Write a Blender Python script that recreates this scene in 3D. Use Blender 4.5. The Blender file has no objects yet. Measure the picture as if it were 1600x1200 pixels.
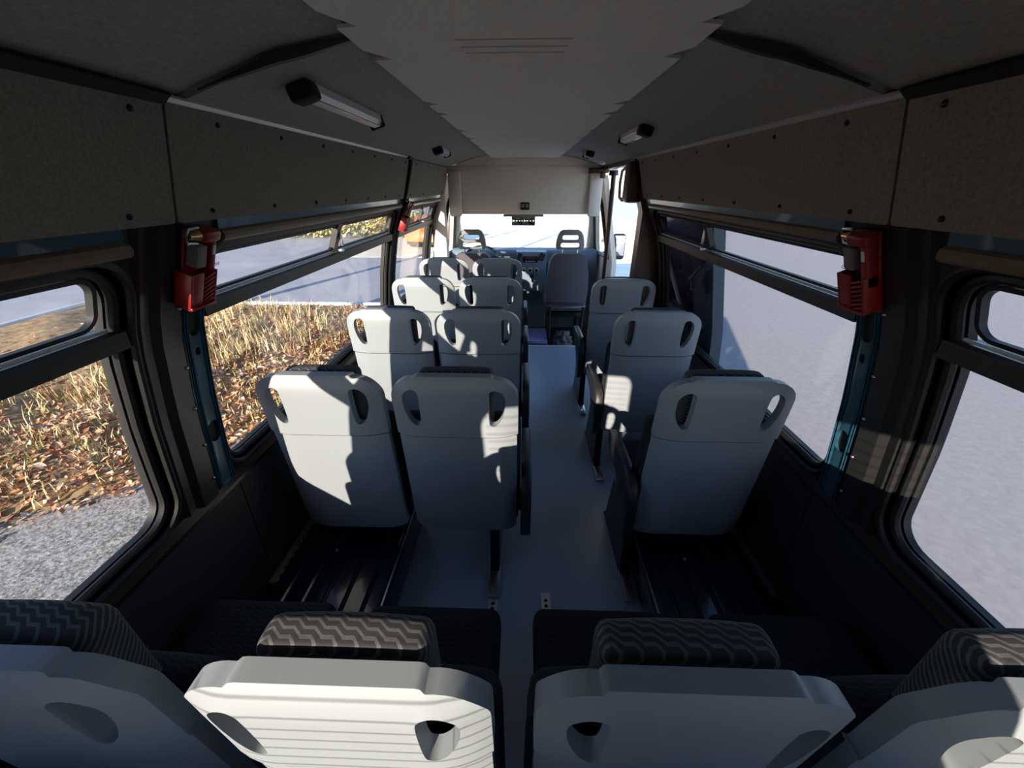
import bpy, bmesh, math, random
import numpy as np
from mathutils import Vector, Matrix
from mathutils.geometry import delaunay_2d_cdt

random.seed(7)
SC = bpy.context.scene
COL = SC.collection
PI = math.pi

# ------------------------------------------------------------------ camera, sky, sun, exposure
CAM_Z = 1.70
_yaw, _pitch = math.radians(1.696), math.radians(27.324)
_F = Vector((-math.sin(_yaw) * math.cos(_pitch), math.cos(_yaw) * math.cos(_pitch), -math.sin(_pitch)))
_R = Vector((math.cos(_yaw), math.sin(_yaw), 0))
_U = _R.cross(_F)
cam_data = bpy.data.cameras.new('camera')
cam_data.sensor_width = 36.0
cam_data.lens = 36.0 * 600 / 1600
cam_data.clip_start = 0.02
cam_data.clip_end = 500
cam = bpy.data.objects.new('camera', cam_data)
COL.objects.link(cam)
cam.matrix_world = Matrix(((_R.x, _U.x, -_F.x, 0), (_R.y, _U.y, -_F.y, 0), (_R.z, _U.z, -_F.z, CAM_Z), (0, 0, 0, 1)))
SC.camera = cam

SUN_DX, SUN_DZ = 0.38, 0.33          # travel of the sunlight per metre forward: to the right, and down
_sd = Vector((SUN_DX, 1.0, -SUN_DZ)).normalized()
sun_data = bpy.data.lights.new('sun', 'SUN')
sun_data.energy = 7.6
sun_data.color = (1.0, 0.90, 0.70)
sun_data.angle = math.radians(0.53)
sun = bpy.data.objects.new('sun', sun_data)
COL.objects.link(sun)
sun.rotation_euler = _sd.to_track_quat('-Z', 'Y').to_euler()

world = bpy.data.worlds.new('sky')
SC.world = world
world.use_nodes = True
_nt = world.node_tree
_nt.nodes.clear()
_out = _nt.nodes.new('ShaderNodeOutputWorld')
_bg = _nt.nodes.new('ShaderNodeBackground')
_sky = _nt.nodes.new('ShaderNodeTexSky')
_sky.sky_type = 'NISHITA'
_sky.sun_disc = False
_sky.sun_elevation = math.radians(25)
_sky.sun_rotation = math.atan2(-SUN_DX, -1.0)
_sky.air_density = 1.0
_sky.dust_density = 0.3
_sky.ozone_density = 3.0
_nt.links.new(_sky.outputs[0], _bg.inputs[0])
_bg.inputs[1].default_value = 0.19
_nt.links.new(_bg.outputs[0], _out.inputs[0])

SC.view_settings.view_transform = 'Standard'
SC.view_settings.look = 'None'
SC.view_settings.exposure = 1.5
SC.view_settings.gamma = 1.0
SC.view_settings.use_curve_mapping = False

# ------------------------------------------------------------------ materials
def mat(name, col, rough=0.5, metal=0.0, spec=0.5, noise=None, bump=None, coat=0.0):
    """noise=(scale, other colour, detail); bump=(scale, strength)"""
    m = bpy.data.materials.new(name)
    m.use_nodes = True
    nt = m.node_tree
    b = nt.nodes['Principled BSDF']
    b.inputs['Base Color'].default_value = (*col, 1)
    b.inputs['Roughness'].default_value = rough
    b.inputs['Metallic'].default_value = metal
    b.inputs['Specular IOR Level'].default_value = spec
    b.inputs['Coat Weight'].default_value = coat
    tc = nt.nodes.new('ShaderNodeTexCoord')
    if noise:
        n = nt.nodes.new('ShaderNodeTexNoise')
        n.inputs['Scale'].default_value = noise[0]
        n.inputs['Detail'].default_value = noise[2] if len(noise) > 2 else 4
        n.inputs['Roughness'].default_value = 0.65
        nt.links.new(tc.outputs['Object'], n.inputs['Vector'])
        r = nt.nodes.new('ShaderNodeValToRGB')
        r.color_ramp.elements[0].position = 0.35
        r.color_ramp.elements[1].position = 0.65
        r.color_ramp.elements[0].color = (*col, 1)
        r.color_ramp.elements[1].color = (*noise[1], 1)
        nt.links.new(n.outputs['Fac'], r.inputs['Fac'])
        nt.links.new(r.outputs['Color'], b.inputs['Base Color'])
    if bump:
        n2 = nt.nodes.new('ShaderNodeTexNoise')
        n2.inputs['Scale'].default_value = bump[0]
        n2.inputs['Detail'].default_value = 3
        nt.links.new(tc.outputs['Object'], n2.inputs['Vector'])
        bp = nt.nodes.new('ShaderNodeBump')
        bp.inputs['Strength'].default_value = bump[1]
        bp.inputs['Distance'].default_value = 0.004
        nt.links.new(n2.outputs['Fac'], bp.inputs['Height'])
        nt.links.new(bp.outputs['Normal'], b.inputs['Normal'])
    return m

def weave(name, c1, c2, sx, sy, bumpd=0.3):
    """coarse woven lining: two stretched noises"""
    m = mat(name, c1, 0.95, spec=0.15)
    nt = m.node_tree
    b = nt.nodes['Principled BSDF']
    tc = nt.nodes.new('ShaderNodeTexCoord')
    mp = nt.nodes.new('ShaderNodeMapping')
    mp.inputs['Scale'].default_value = (sx, sy, sx)
    nt.links.new(tc.outputs['Object'], mp.inputs['Vector'])
    n = nt.nodes.new('ShaderNodeTexNoise')
    n.inputs['Scale'].default_value = 1.0
    n.inputs['Detail'].default_value = 5
    n.inputs['Roughness'].default_value = 0.75
    nt.links.new(mp.outputs[0], n.inputs['Vector'])
    r = nt.nodes.new('ShaderNodeValToRGB')
    r.color_ramp.elements[0].position = 0.35
    r.color_ramp.elements[1].position = 0.68
    r.color_ramp.elements[0].color = (*c1, 1)
    r.color_ramp.elements[1].color = (*c2, 1)
    nt.links.new(n.outputs['Fac'], r.inputs['Fac'])
    nt.links.new(r.outputs['Color'], b.inputs['Base Color'])
    bp = nt.nodes.new('ShaderNodeBump')
    bp.inputs['Strength'].default_value = bumpd
    bp.inputs['Distance'].default_value = 0.003
    nt.links.new(n.outputs['Fac'], bp.inputs['Height'])
    nt.links.new(bp.outputs['Normal'], b.inputs['Normal'])
    return m

def zigzag(name, dark, light):
    """upholstery with pale stair-stepped lines"""
    m = mat(name, dark, 0.95, spec=0.15)
    nt = m.node_tree
    b = nt.nodes['Principled BSDF']
    N = nt.nodes.new
    tc = N('ShaderNodeTexCoord')
    sp = N('ShaderNodeSeparateXYZ')
    nt.links.new(tc.outputs['Object'], sp.inputs[0])
    def math_(op, a, bb=None, c=None):
        k = N('ShaderNodeMath')
        k.operation = op
        for i, v in enumerate((a, bb, c)):
            if v is None:
                continue
            if isinstance(v, (int, float)):
                k.inputs[i].default_value = v
            else:
                nt.links.new(v, k.inputs[i])
        return k.outputs[0]
    d = math_('SUBTRACT', sp.outputs['Z'], sp.outputs['Y'])
    k = math_('MULTIPLY', sp.outputs['X'], 30.0)
    ramp = math_('MAXIMUM', math_('MULTIPLY', math_('SUBTRACT', math_('FRACT', k), 0.5), 2.0), 0.0)
    st = math_('MULTIPLY', math_('ADD', math_('FLOOR', k), ramp), 0.0135)
    f = math_('FRACT', math_('MULTIPLY', math_('SUBTRACT', d, st), 74.0))
    line = math_('GREATER_THAN', f, 0.62)
    n = N('ShaderNodeTexNoise')
    n.inputs['Scale'].default_value = 400
    nt.links.new(tc.outputs['Object'], n.inputs['Vector'])
    fac = math_('MULTIPLY', line, math_('ADD', n.outputs['Fac'], 0.2))
    mx = N('ShaderNodeMix')
    mx.data_type = 'RGBA'
    mx.inputs['A'].default_value = (*dark, 1)
    mx.inputs['B'].default_value = (*light, 1)
    nt.links.new(fac, mx.inputs['Factor'])
    nt.links.new(mx.outputs['Result'], b.inputs['Base Color'])
    return m

def glass(name, tint, refl=1.0):
    m = bpy.data.materials.new(name)
    m.use_nodes = True
    nt = m.node_tree
    nt.nodes.clear()
    o = nt.nodes.new('ShaderNodeOutputMaterial')
    tr = nt.nodes.new('ShaderNodeBsdfTransparent')
    tr.inputs[0].default_value = (*tint, 1)
    gl = nt.nodes.new('ShaderNodeBsdfGlossy')
    gl.inputs['Roughness'].default_value = 0.02
    lw = nt.nodes.new('ShaderNodeLayerWeight')
    lw.inputs[0].default_value = 0.5
    pw = nt.nodes.new('ShaderNodeMath')
    pw.operation = 'POWER'
    pw.inputs[1].default_value = 5
    nt.links.new(lw.outputs['Facing'], pw.inputs[0])
    ma = nt.nodes.new('ShaderNodeMath')
    ma.operation = 'MULTIPLY_ADD'
    ma.inputs[1].default_value = 0.55 * refl
    ma.inputs[2].default_value = 0.035 * refl
    nt.links.new(pw.outputs[0], ma.inputs[0])
    mx = nt.nodes.new('ShaderNodeMixShader')
    nt.links.new(ma.outputs[0], mx.inputs[0])
    nt.links.new(tr.outputs[0], mx.inputs[1])
    nt.links.new(gl.outputs[0], mx.inputs[2])
    nt.links.new(mx.outputs[0], o.inputs[0])
    return m

M = dict(
    shell=mat('pale_grey_plastic', (0.285, 0.312, 0.338), 0.5, bump=(900, 0.05)),
    cushion=zigzag('charcoal_upholstery', (0.016, 0.0165, 0.019), (0.032, 0.033, 0.037)),
    pad=zigzag('headrest_upholstery', (0.050, 0.050, 0.052), (0.165, 0.165, 0.17)),
    darkplastic=mat('dark_plastic', (0.022, 0.023, 0.026), 0.45),
    blackmetal=mat('black_metal', (0.007, 0.007, 0.008), 0.35),
    body=mat('black_satin_paint', (0.006, 0.0062, 0.007), 0.30),
    pillar=mat('pillar_panel_grey', (0.020, 0.0205, 0.021), 0.38),
    blue=mat('blue_body_paint', (0.018, 0.066, 0.105), 0.28, coat=0.3),
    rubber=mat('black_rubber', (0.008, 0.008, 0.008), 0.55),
    lining=weave('wall_lining', (0.20, 0.18, 0.145), (0.31, 0.28, 0.225), 140, 140),
    roof=weave('roof_lining', (0.32, 0.306, 0.268), (0.47, 0.452, 0.40), 240, 60),
    centre=weave('pale_roof_lining', (0.78, 0.735, 0.635), (0.90, 0.86, 0.76), 260, 60),
    bulk=mat('beige_moulding', (0.76, 0.68, 0.58), 0.7, bump=(300, 0.08)),
    alu=mat('aluminium', (0.82, 0.80, 0.78), 0.42, metal=0.55),
    steel=mat('steel', (0.42, 0.43, 0.45), 0.35, metal=1.0),
    chrome=mat('chrome', (0.75, 0.75, 0.75), 0.15, metal=1.0),
    railgrey=mat('rail_grey', (0.16, 0.165, 0.175), 0.4),
    floor=mat('grey_vinyl', (0.32, 0.40, 0.50), 0.34, noise=(160, (0.35, 0.43, 0.53), 2), spec=0.6),
    panel=mat('charcoal_side_panel', (0.018, 0.020, 0.025), 0.7, bump=(500, 0.12)),
    wheelbox=mat('blue_black_gloss', (0.006, 0.009, 0.022), 0.2, coat=0.3),
    red=mat('red_plastic', (0.26, 0.008, 0.010), 0.4),
    brass=mat('brass', (0.75, 0.55, 0.22), 0.25, metal=1.0),
    knurl=mat('knurled_grey', (0.20, 0.20, 0.19), 0.6, bump=(450, 0.9)),
    white=mat('white_plastic', (0.75, 0.75, 0.73), 0.4),
    brown=mat('dark_brown_paint', (0.050, 0.026, 0.018), 0.35),
    tan=mat('tan_gloss_trim', (0.20, 0.145, 0.09), 0.28),
    dash=mat('dash_grey', (0.10, 0.135, 0.17), 0.5),
    dashlight=mat('dash_light_grey', (0.20, 0.25, 0.31), 0.45),
    cabfabric=mat('cab_seat_fabric', (0.11, 0.10, 0.115), 0.9, bump=(700, 0.2)),
    cabplastic=mat('cab_grey_plastic', (0.20, 0.195, 0.185), 0.5),
    purple=mat('purple_plastic', (0.26, 0.24, 0.50), 0.4),
    bag=mat('crumpled_grey_bag', (0.18, 0.165, 0.16), 0.6, noise=(25, (0.06, 0.055, 0.06)), bump=(30, 1.0)),
    black=mat('matt_black', (0.006, 0.006, 0.006), 0.8),
    diffuser=mat('clear_lamp_cover', (0.80, 0.80, 0.77), 0.25),
    asphalt=mat('pale_asphalt', (0.28, 0.27, 0.275), 0.9, noise=(14, (0.335, 0.325, 0.33), 9)),
    yard=mat('overexposed_yard', (0.66, 0.61, 0.50), 0.95, noise=(1.5, (0.78, 0.73, 0.62), 6)),  # overexposed brightness of the ground ahead, put into a pale colour
    road=mat('grey_road', (0.30, 0.31, 0.34), 0.9, noise=(0.8, (0.38, 0.38, 0.41), 6)),
    gravel=mat('grey_gravel', (0.085, 0.078, 0.070), 0.95, noise=(38, (0.50, 0.47, 0.43), 12), bump=(60, 1.0)),
    soil=mat('leafy_soil', (0.16, 0.10, 0.055), 1.0, noise=(9, (0.42, 0.30, 0.15), 10), bump=(40, 1.0)),
    kerb=mat('pale_kerb', (0.75, 0.73, 0.68), 0.8),
    orange=mat('orange_car_paint', (0.75, 0.16, 0.03), 0.3),
    bark=mat('bark', (0.12, 0.09, 0.07), 0.9),
    glass=glass('tinted_side_glass', (0.70, 0.695, 0.715)),
    clear=glass('clear_glass', (0.96, 0.97, 0.97)),
    tint=glass('dark_tinted_glass', (0.10, 0.08, 0.11), 1.6),
    mirror=mat('mirror_glass', (0.8, 0.8, 0.82), 0.05, metal=1.0),
)
GRASS = [mat('straw_blade', (0.62, 0.47, 0.22), 0.9), mat('pale_straw_blade', (0.72, 0.60, 0.36), 0.9),
         mat('olive_blade', (0.33, 0.33, 0.10), 0.9), mat('brown_blade', (0.36, 0.20, 0.09), 0.9)]
LEAF = [mat('rust_leaf', (0.50, 0.20, 0.08), 0.8), mat('tan_leaf', (0.66, 0.42, 0.24), 0.8),
        mat('dark_leaf', (0.20, 0.09, 0.05), 0.8), mat('pale_leaf', (0.78, 0.58, 0.42), 0.8)]

# ------------------------------------------------------------------ helpers
def link(o, parent=None):
    COL.objects.link(o)
    if parent:
        o.parent = parent
    return o

def tag(o, label=None, cat=None, group=None, kind=None):
    if label: o['label'] = label
    if cat: o['category'] = cat
    if group: o['group'] = group
    if kind: o['kind'] = kind
    return o

def empty(name, loc=(0, 0, 0), rz=0.0, label=None, cat=None, group=None, kind=None):
    o = bpy.data.objects.new(name, None)
    o.empty_display_size = 0.1
    o.location = loc
    o.rotation_euler = (0, 0, rz)
    link(o)
    return tag(o, label, cat, group, kind)

def copy_tree(o, parent=None):
    c = o.copy()
    link(c, parent)
    for ch in list(o.children):
        copy_tree(ch, c)
    return c

def finish(name, bm, m, parent=None, smooth=True, angle=40):
    bmesh.ops.recalc_face_normals(bm, faces=bm.faces[:])
    me = bpy.data.meshes.new(name)
    bm.to_mesh(me)
    bm.free()
    for mm in (m if isinstance(m, (list, tuple)) else [m]):
        me.materials.append(mm)
    if smooth:
        me.polygons.foreach_set('use_smooth', [True] * len(me.polygons))
        me.set_sharp_from_angle(angle=math.radians(angle))
    o = bpy.data.objects.new(name, me)
    return link(o, parent)

def box(bm, c, s, bev=0.0, rot=None, seg=2):
    r = bmesh.ops.create_cube(bm, size=1.0)
    vs = r['verts']
    bmesh.ops.scale(bm, vec=s, verts=vs)
    if bev > 0:
        es = list({e for v in vs for e in v.link_edges})
        rb = bmesh.ops.bevel(bm, geom=es, offset=bev, segments=seg, profile=0.5, affect='EDGES')
        vs = list({v for f in rb['faces'] for v in f.verts} | {v for v in vs if v.is_valid})
        # all verts of the connected island
        todo, seen = list(vs), set(vs)
        while todo:
            v = todo.pop()
            for e in v.link_edges:
                w = e.other_vert(v)
                if w not in seen:
                    seen.add(w); todo.append(w)
        vs = list(seen)
    if rot is not None:
        bmesh.ops.transform(bm, matrix=rot, verts=vs)
    bmesh.ops.translate(bm, vec=c, verts=vs)
    return vs

def tube(bm, pts, r, n=8, closed=False):
    """sweep a circle along points"""
    P = [Vector(p) for p in pts]
    rings = []
    k = len(P)
    prev = None
    for i, p in enumerate(P):
        if closed:
            t = (P[(i + 1) % k] - P[i - 1]).normalized()
        else:
            t = (P[min(i + 1, k - 1)] - P[max(i - 1, 0)]).normalized()
        a = Vector((0, 0, 1)) if abs(t.z) < 0.9 else Vector((0, 1, 0))
        if prev is not None:
            u = (prev - t * prev.dot(t))
            u = u.normalized() if u.length > 1e-6 else t.cross(a).normalized()
        else:
            u = t.cross(a).normalized()
        prev = u
        v = t.cross(u)
        rr = r[i] if isinstance(r, (list, tuple)) else r
        rings.append([bm.verts.new(p + (u * math.cos(2 * PI * j / n) + v * math.sin(2 * PI * j / n)) * rr) for j in range(n)])
    m = k if closed else k - 1
    for i in range(m):
        A, B = rings[i], rings[(i + 1) % k]
        for j in range(n):
            bm.faces.new((A[j], A[(j + 1) % n], B[(j + 1) % n], B[j]))
    if not closed:
        bm.faces.new(rings[0][::-1])
        bm.faces.new(rings[-1])

def loft(bm, sections, closed_ends=True):
    """list of equally long rings of points"""
    R_ = [[bm.verts.new(p) for p in s] for s in sections]
    n = len(R_[0])
    for i in range(len(R_) - 1):
        for j in range(n):
            bm.faces.new((R_[i][j], R_[i][(j + 1) % n], R_[i + 1][(j + 1) % n], R_[i + 1][j]))
    if closed_ends:
        bm.faces.new(R_[0][::-1])
        bm.faces.new(R_[-1])

def rrect(x0, z0, x1, z1, r, n=8):
    """rounded rectangle loop; r may be a number or (bl, br, tr, tl)"""
    if not isinstance(r, (tuple, list)):
        r = (r,) * 4
    out = []
    for (cx, cz, a0, rr) in ((x0 + r[0], z0 + r[0], PI, r[0]), (x1 - r[1], z0 + r[1], 1.5 * PI, r[1]),
                             (x1 - r[2], z1 - r[2], 0, r[2]), (x0 + r[3], z1 - r[3], 0.5 * PI, r[3])):
        if rr < 1e-6:
            out.append((cx, cz))
            continue
        for i in range(n + 1):
            a = a0 + 0.5 * PI * i / n
            out.append((cx + rr * math.cos(a), cz + rr * math.sin(a)))
    return out

def inside(poly, x, y):
    c = False
    j = len(poly) - 1
    for i in range(len(poly)):
        xi, yi = poly[i]; xj, yj = poly[j]
        if (yi > y) != (yj > y) and x < (xj - xi) * (y - yi) / (yj - yi) + xi:
            c = not c
        j = i
    return c

def resample(poly, d):
    out = []
    for i in range(len(poly)):
        a, b = poly[i], poly[(i + 1) % len(poly)]
        L = math.hypot(b[0] - a[0], b[1] - a[1])
        k = max(1, int(math.ceil(L / d)))
        for j in range(k):
            out.append((a[0] + (b[0] - a[0]) * j / k, a[1] + (b[1] - a[1]) * j / k))
    return out

def plate(bm, outer, holes, fn, t, grid=0.05):
    """sheet with holes, mapped by fn(u, v, w); w runs 0..t"""
    loops = [resample(outer, grid)] + [resample(h, grid) for h in holes]
    pts, edges = [], []
    for lp in loops:
        b = len(pts)
        pts += lp
        edges += [(b + i, b + (i + 1) % len(lp)) for i in range(len(lp))]
    arr = np.array(pts)
    us = [p[0] for p in loops[0]]; vs = [p[1] for p in loops[0]]
    gu = np.arange(min(us) + grid * 0.5, max(us), grid)
    gv = np.arange(min(vs) + grid * 0.5, max(vs), grid)
    for a in gu:
        for b in gv:
            if np.min((arr[:, 0] - a) ** 2 + (arr[:, 1] - b) ** 2) < (0.55 * grid) ** 2:
                continue
            if inside(loops[0], a, b) and not any(inside(h, a, b) for h in loops[1:]):
                pts.append((a, b))
    r = delaunay_2d_cdt([Vector(p) for p in pts], edges, [], 0, 1e-6)
    V, Fc = r[0], r[2]
    tris = []
    for f in Fc:
        cx = sum(V[i][0] for i in f) / 3; cy = sum(V[i][1] for i in f) / 3
        if inside(loops[0], cx, cy) and not any(inside(h, cx, cy) for h in loops[1:]):
            tris.append(f)
    used = sorted({i for f in tris for i in f})
    A = {i: bm.verts.new(fn(V[i][0], V[i][1], 0.0)) for i in used}
    B = {i: bm.verts.new(fn(V[i][0], V[i][1], t)) for i in used}
    cnt = {}
    for f in tris:
        bm.faces.new([A[i] for i in f])
        bm.faces.new([B[i] for i in reversed(f)])
        for i in range(3):
            e = (f[i], f[(i + 1) % 3])
            k = tuple(sorted(e))
            cnt.setdefault(k, []).append(e)
    for k, es in cnt.items():
        if len(es) == 1:
            a, b = es[0]
            bm.faces.new((A[b], A[a], B[a], B[b]))

def bevel_mod(o, w, seg=2, ang=45):
    m = o.modifiers.new('bevel', 'BEVEL')
    m.width = w; m.segments = seg; m.limit_method = 'ANGLE'; m.angle_limit = math.radians(ang)
    m.use_clamp_overlap = True
    return o

def lin(x, xs, ys):
    return float(np.interp(x, xs, ys))

# ------------------------------------------------------------------ the setting: body of the minibus
PZ = [-0.2, 0.0, 0.70, 1.10, 1.35, 1.617, 1.867, 1.90]
PX = [1.135, 1.13, 1.10, 1.04, 0.985, 0.87, 0.80, 0.79]
def SX(z):
    return lin(z, PZ, PX)
def wall_fn(s, w0=0.0):
    return lambda u, v, w: (s * (SX(v) + w0 + w), u, v)

Y0, Y1 = -0.40, 4.50            # rear wall, bulkhead
RX = [0.0, 0.36, 0.545, 0.67, 0.80, 0.84]
RZ = [1.985, 1.977, 1.947, 1.908, 1.868, 1.85]
def roof_z(x):
    return lin(abs(x), RX, RZ)

# floor
bm = bmesh.new()
box(bm, (0, (Y0 + 4.30) / 2, -0.03), (2.3, 4.30 - Y0, 0.06))
fl = finish('floor', bm, M['floor'], smooth=False); fl['kind'] = 'structure'
bm = bmesh.new()
box(bm, (0, 5.1, -0.19), (2.3, 1.62, 0.06))
o = finish('floor_cab', bm, M['panel'], smooth=False); o['kind'] = 'structure'
bm = bmesh.new()
box(bm, (0.0, 4.30, -0.002), (1.36, 0.03, 0.012), 0.004)
box(bm, (0.0, 4.305, -0.085), (1.36, 0.012, 0.15), 0.002)
o = finish('trim_step_edge', bm, M['alu']); o['kind'] = 'structure'

# roof skin (keeps the light out) and its cloth lining
def roof_strip(name, ya, yb, off, m, xs, th=0.02):
    bm = bmesh.new()
    secs = []
    ny = max(2, int((yb - ya) / 0.3))
    for i in range(ny + 1):
        y = ya + (yb - ya) * i / ny
        low = [(x, y, roof_z(x) + off) for x in xs]
        up = [(x, y, roof_z(x) + off + th) for x in reversed(xs)]
        secs.append(low + up)
    loft(bm, secs)
    o = finish(name, bm, m, angle=35)
    o['kind'] = 'structure'
    return o
XS_L = [-0.80, -0.73, -0.67, -0.60, -0.545, -0.45, -0.38, -0.33]
XS_R = [-x for x in reversed(XS_L)]
SEAM = 1.05
roof_strip('ceiling', Y0, 5.42, 0.07, M['black'], [-0.90, -0.8, -0.67, -0.545, -0.36, 0, 0.36, 0.545, 0.67, 0.8, 0.90], 0.05)
roof_strip('ceiling_left', SEAM + 0.005, Y1, 0.0, M['roof'], XS_L)
roof_strip('ceiling_right', SEAM + 0.005, Y1, 0.0, M['roof'], XS_R)
roof_strip('ceiling_left_rear', Y0, SEAM - 0.005, 0.012, M['roof'], XS_L)
roof_strip('ceiling_right_rear', Y0, SEAM - 0.005, 0.012, M['roof'], XS_R)
# black strip standing in for the shaded recess where lining sheets overlap, deepest mid-arc
for nm, s in (('trim_seam_shade_left', -1), ('trim_seam_shade_right', 1)):
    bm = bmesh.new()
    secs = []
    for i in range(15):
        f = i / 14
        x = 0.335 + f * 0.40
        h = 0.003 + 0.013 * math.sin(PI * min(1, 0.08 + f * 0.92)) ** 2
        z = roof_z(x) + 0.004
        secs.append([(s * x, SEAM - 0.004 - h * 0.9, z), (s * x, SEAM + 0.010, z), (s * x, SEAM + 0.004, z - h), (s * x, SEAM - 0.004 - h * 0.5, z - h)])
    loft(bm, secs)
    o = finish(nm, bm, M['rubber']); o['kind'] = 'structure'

# pale centre panel with stepped edges, one tongue per roof bow
def centre_panel():
    steps = [-0.40, 0.30, 0.88, 1.08, 1.62, 1.83, 2.35, 2.70, 3.2, 3.6, 4.1, 4.49]
    left, right = [], []
    for a, b in zip(steps[:-1], steps[1:]):
        right += [(0.338, a + 0.006), (0.338, b - 0.07), (0.298, b)]
    right = [(x, y) for x, y in right]
    left = [(-x, y) for x, y in reversed(right)]
    outer = right + left
    clean = []
    for p in outer:
        if not clean or math.hypot(p[0] - clean[-1][0], p[1] - clean[-1][1]) > 1e-4:
            clean.append(p)
    bm = bmesh.new()
    slots = []
    for yc, wdt in ((0.965, 0.115), (1.01, 0.11), (1.05, 0.105), (2.50, 0.11), (2.56, 0.11), (2.62, 0.11)):
        slots.append(rrect(-wdt - 0.025, yc - 0.004, wdt - 0.025, yc + 0.004, 0.002, 2))
    plate(bm, clean, slots, lambda u, v, w: (u, v, 1.952 + w - 0.004 * (abs(u) / 0.33) ** 2), 0.006, 0.15)
    o = finish('ceiling_centre', bm, M['centre'], angle=30)
    o['kind'] = 'structure'
    bm = bmesh.new()
    box(bm, (-0.0, (Y0 + Y1) / 2, 1.966), (0.672, Y1 - Y0 - 0.02, 0.006))
    q = finish('backing', bm, M['black'], o, smooth=False)
centre_panel()

# side walls: one skin per side, with its window openings
WB, WT, WBAR = 0.775, 1.53, 1.39
WIN = {
    'left': [(0.10, 0.845), (1.14, 2.97), (3.16, 4.36)],
    'right': [(0.10, 0.845), (1.14, 2.97)],
}
def side_wall(side):
    s = -1 if side == 'left' else 1
    yend = Y1 if side == 'left' else 3.16
    bm = bmesh.new()
    holes = [rrect(a - 0.03, WB - 0.03, b + 0.03, WT + 0.025, 0.10, 8) for a, b in WIN[side]]
    plate(bm, [(Y0, -0.04), (yend, -0.04), (yend, 1.90), (Y0, 1.90)], holes, wall_fn(s), 0.07, 0.09)
    o = finish('wall_' + side, bm, M['body'], angle=30)
    o['kind'] = 'structure'
    return o
WALL = {sd: side_wall(sd) for sd in ('left', 'right')}

def frame_ring(bm, a, b, z0, z1, r, wdt, s, w0, t, grid=0.08):
    """flat ring following the wall"""
    outer = rrect(a - wdt, z0 - wdt, b + wdt, z1 + wdt, r + wdt, 7)
    inner = rrect(a, z0, b, z1, r, 7)
    plate(bm, outer, [inner], wall_fn(s, w0), t, grid)

def gasket(bm, a, b, z0, z1, r, s, w, rad, n=8):
    lp = resample(rrect(a, z0, b, z1, r, 7), 0.10)
    tube(bm, [(s * (SX(v) + w), u, v) for u, v in lp], rad, n, closed=True)

def window(idx, side, a, b, split, slide_first):
    s = -1 if side == 'left' else 1
    e = empty('window_%d' % idx, (0, 0, 0), kind='structure')
    bm = bmesh.new()
    frame_ring(bm, a, b, WB, WT, 0.075, 0.055, s, 0.035, 0.022)
    finish('window_frame', bm, M['rubber'], e, angle=30)
    bm = bmesh.new()
    gasket(bm, a - 0.012, b + 0.012, WB - 0.012, WT + 0.012, 0.085, s, 0.022, 0.012)
    gasket(bm, a - 0.036, b + 0.036, WB - 0.036, WT + 0.030, 0.10, s, 0.0, 0.010)
    finish('gasket', bm, M['rubber'], e)
    bm = bmesh.new()
    plate(bm, rrect(a - 0.02, WB - 0.02, b + 0.02, WT + 0.02, 0.08, 6), [], wall_fn(s, 0.046), 0.004, 0.15)
    finish('window_pane', bm, M['glass'], e, angle=60)
    # dividing bar under the sliding lights
    bm = bmesh.new()
    n = 8
    for zz, hh, w0, w1 in ((WBAR - 0.024, 0.048, -0.004, 0.060),):
        secs = []
        for i in range(n + 1):
            y = a - 0.02 + (b - a + 0.04) * i / n
            x0 = SX(zz)
            secs.append([(s * (x0 + w0), y, zz - hh / 2), (s * (x0 + w0 - 0.004), y, zz + hh / 2 - 0.006), (s * (x0 + w0 + 0.006), y, zz + hh / 2), (s * (x0 + w1), y, zz + hh / 2), (s * (x0 + w1), y, zz - hh / 2)])
        loft(bm, secs)
    finish('window_rail', bm, M['pillar'], e, angle=25)
    bm = bmesh.new()
    tube(bm, [(s * (SX(WBAR) + 0.015), a + 0.01, WBAR + 0.006), (s * (SX(WBAR) + 0.015), b - 0.01, WBAR + 0.006)], 0.004, 6)
    finish('bright_bead', bm, M['alu'], e)
    # frames of the two sliding lights above the bar
    bm = bmesh.new()
    for (u0, u1) in ((a + 0.02, split), (split, b - 0.02)):
        frame_ring(bm, u0 + 0.012, u1 - 0.012, WBAR + 0.022, WT - 0.014, 0.03, 0.010, s, 0.022, 0.018, 0.12)
    finish('sliding_frame', bm, M['rubber'], e, angle=30)
    bm = bmesh.new()
    zc = (WBAR + WT) / 2
    vs = []
    secs = []
    for k in range(5):
        z = WBAR + 0.004 + (WT - WBAR - 0.006) * k / 4
        x = SX(z) + 0.014
        secs.append([(s * x, split - 0.022, z), (s * x, split + 0.022, z), (s * (x + 0.03), split + 0.022, z), (s * (x + 0.03), split - 0.022, z)])
    loft(bm, secs)
    finish('sliding_stile', bm, M['pillar'], e, angle=30)
    bm = bmesh.new()
    x = SX(zc)
    box(bm, (s * (x + 0.004), split + 0.012, zc), (0.014, 0.012, 0.075), 0.003)
    box(bm, (s * (x + 0.006), split - 0.004, WBAR + 0.012), (0.02, 0.03, 0.014), 0.003)
    finish('latch', bm, M['steel'], e)
    return e
wins = [window(1, 'left', 0.10, 0.845, 0.30, True), window(2, 'left', 1.14, 2.97, 2.06, False), window(3, 'left', 3.16, 4.36, 3.86, False),
        window(4, 'right', 0.10, 0.845, 0.30, True), window(5, 'right', 1.14, 2.97, 2.16, False)]

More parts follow.
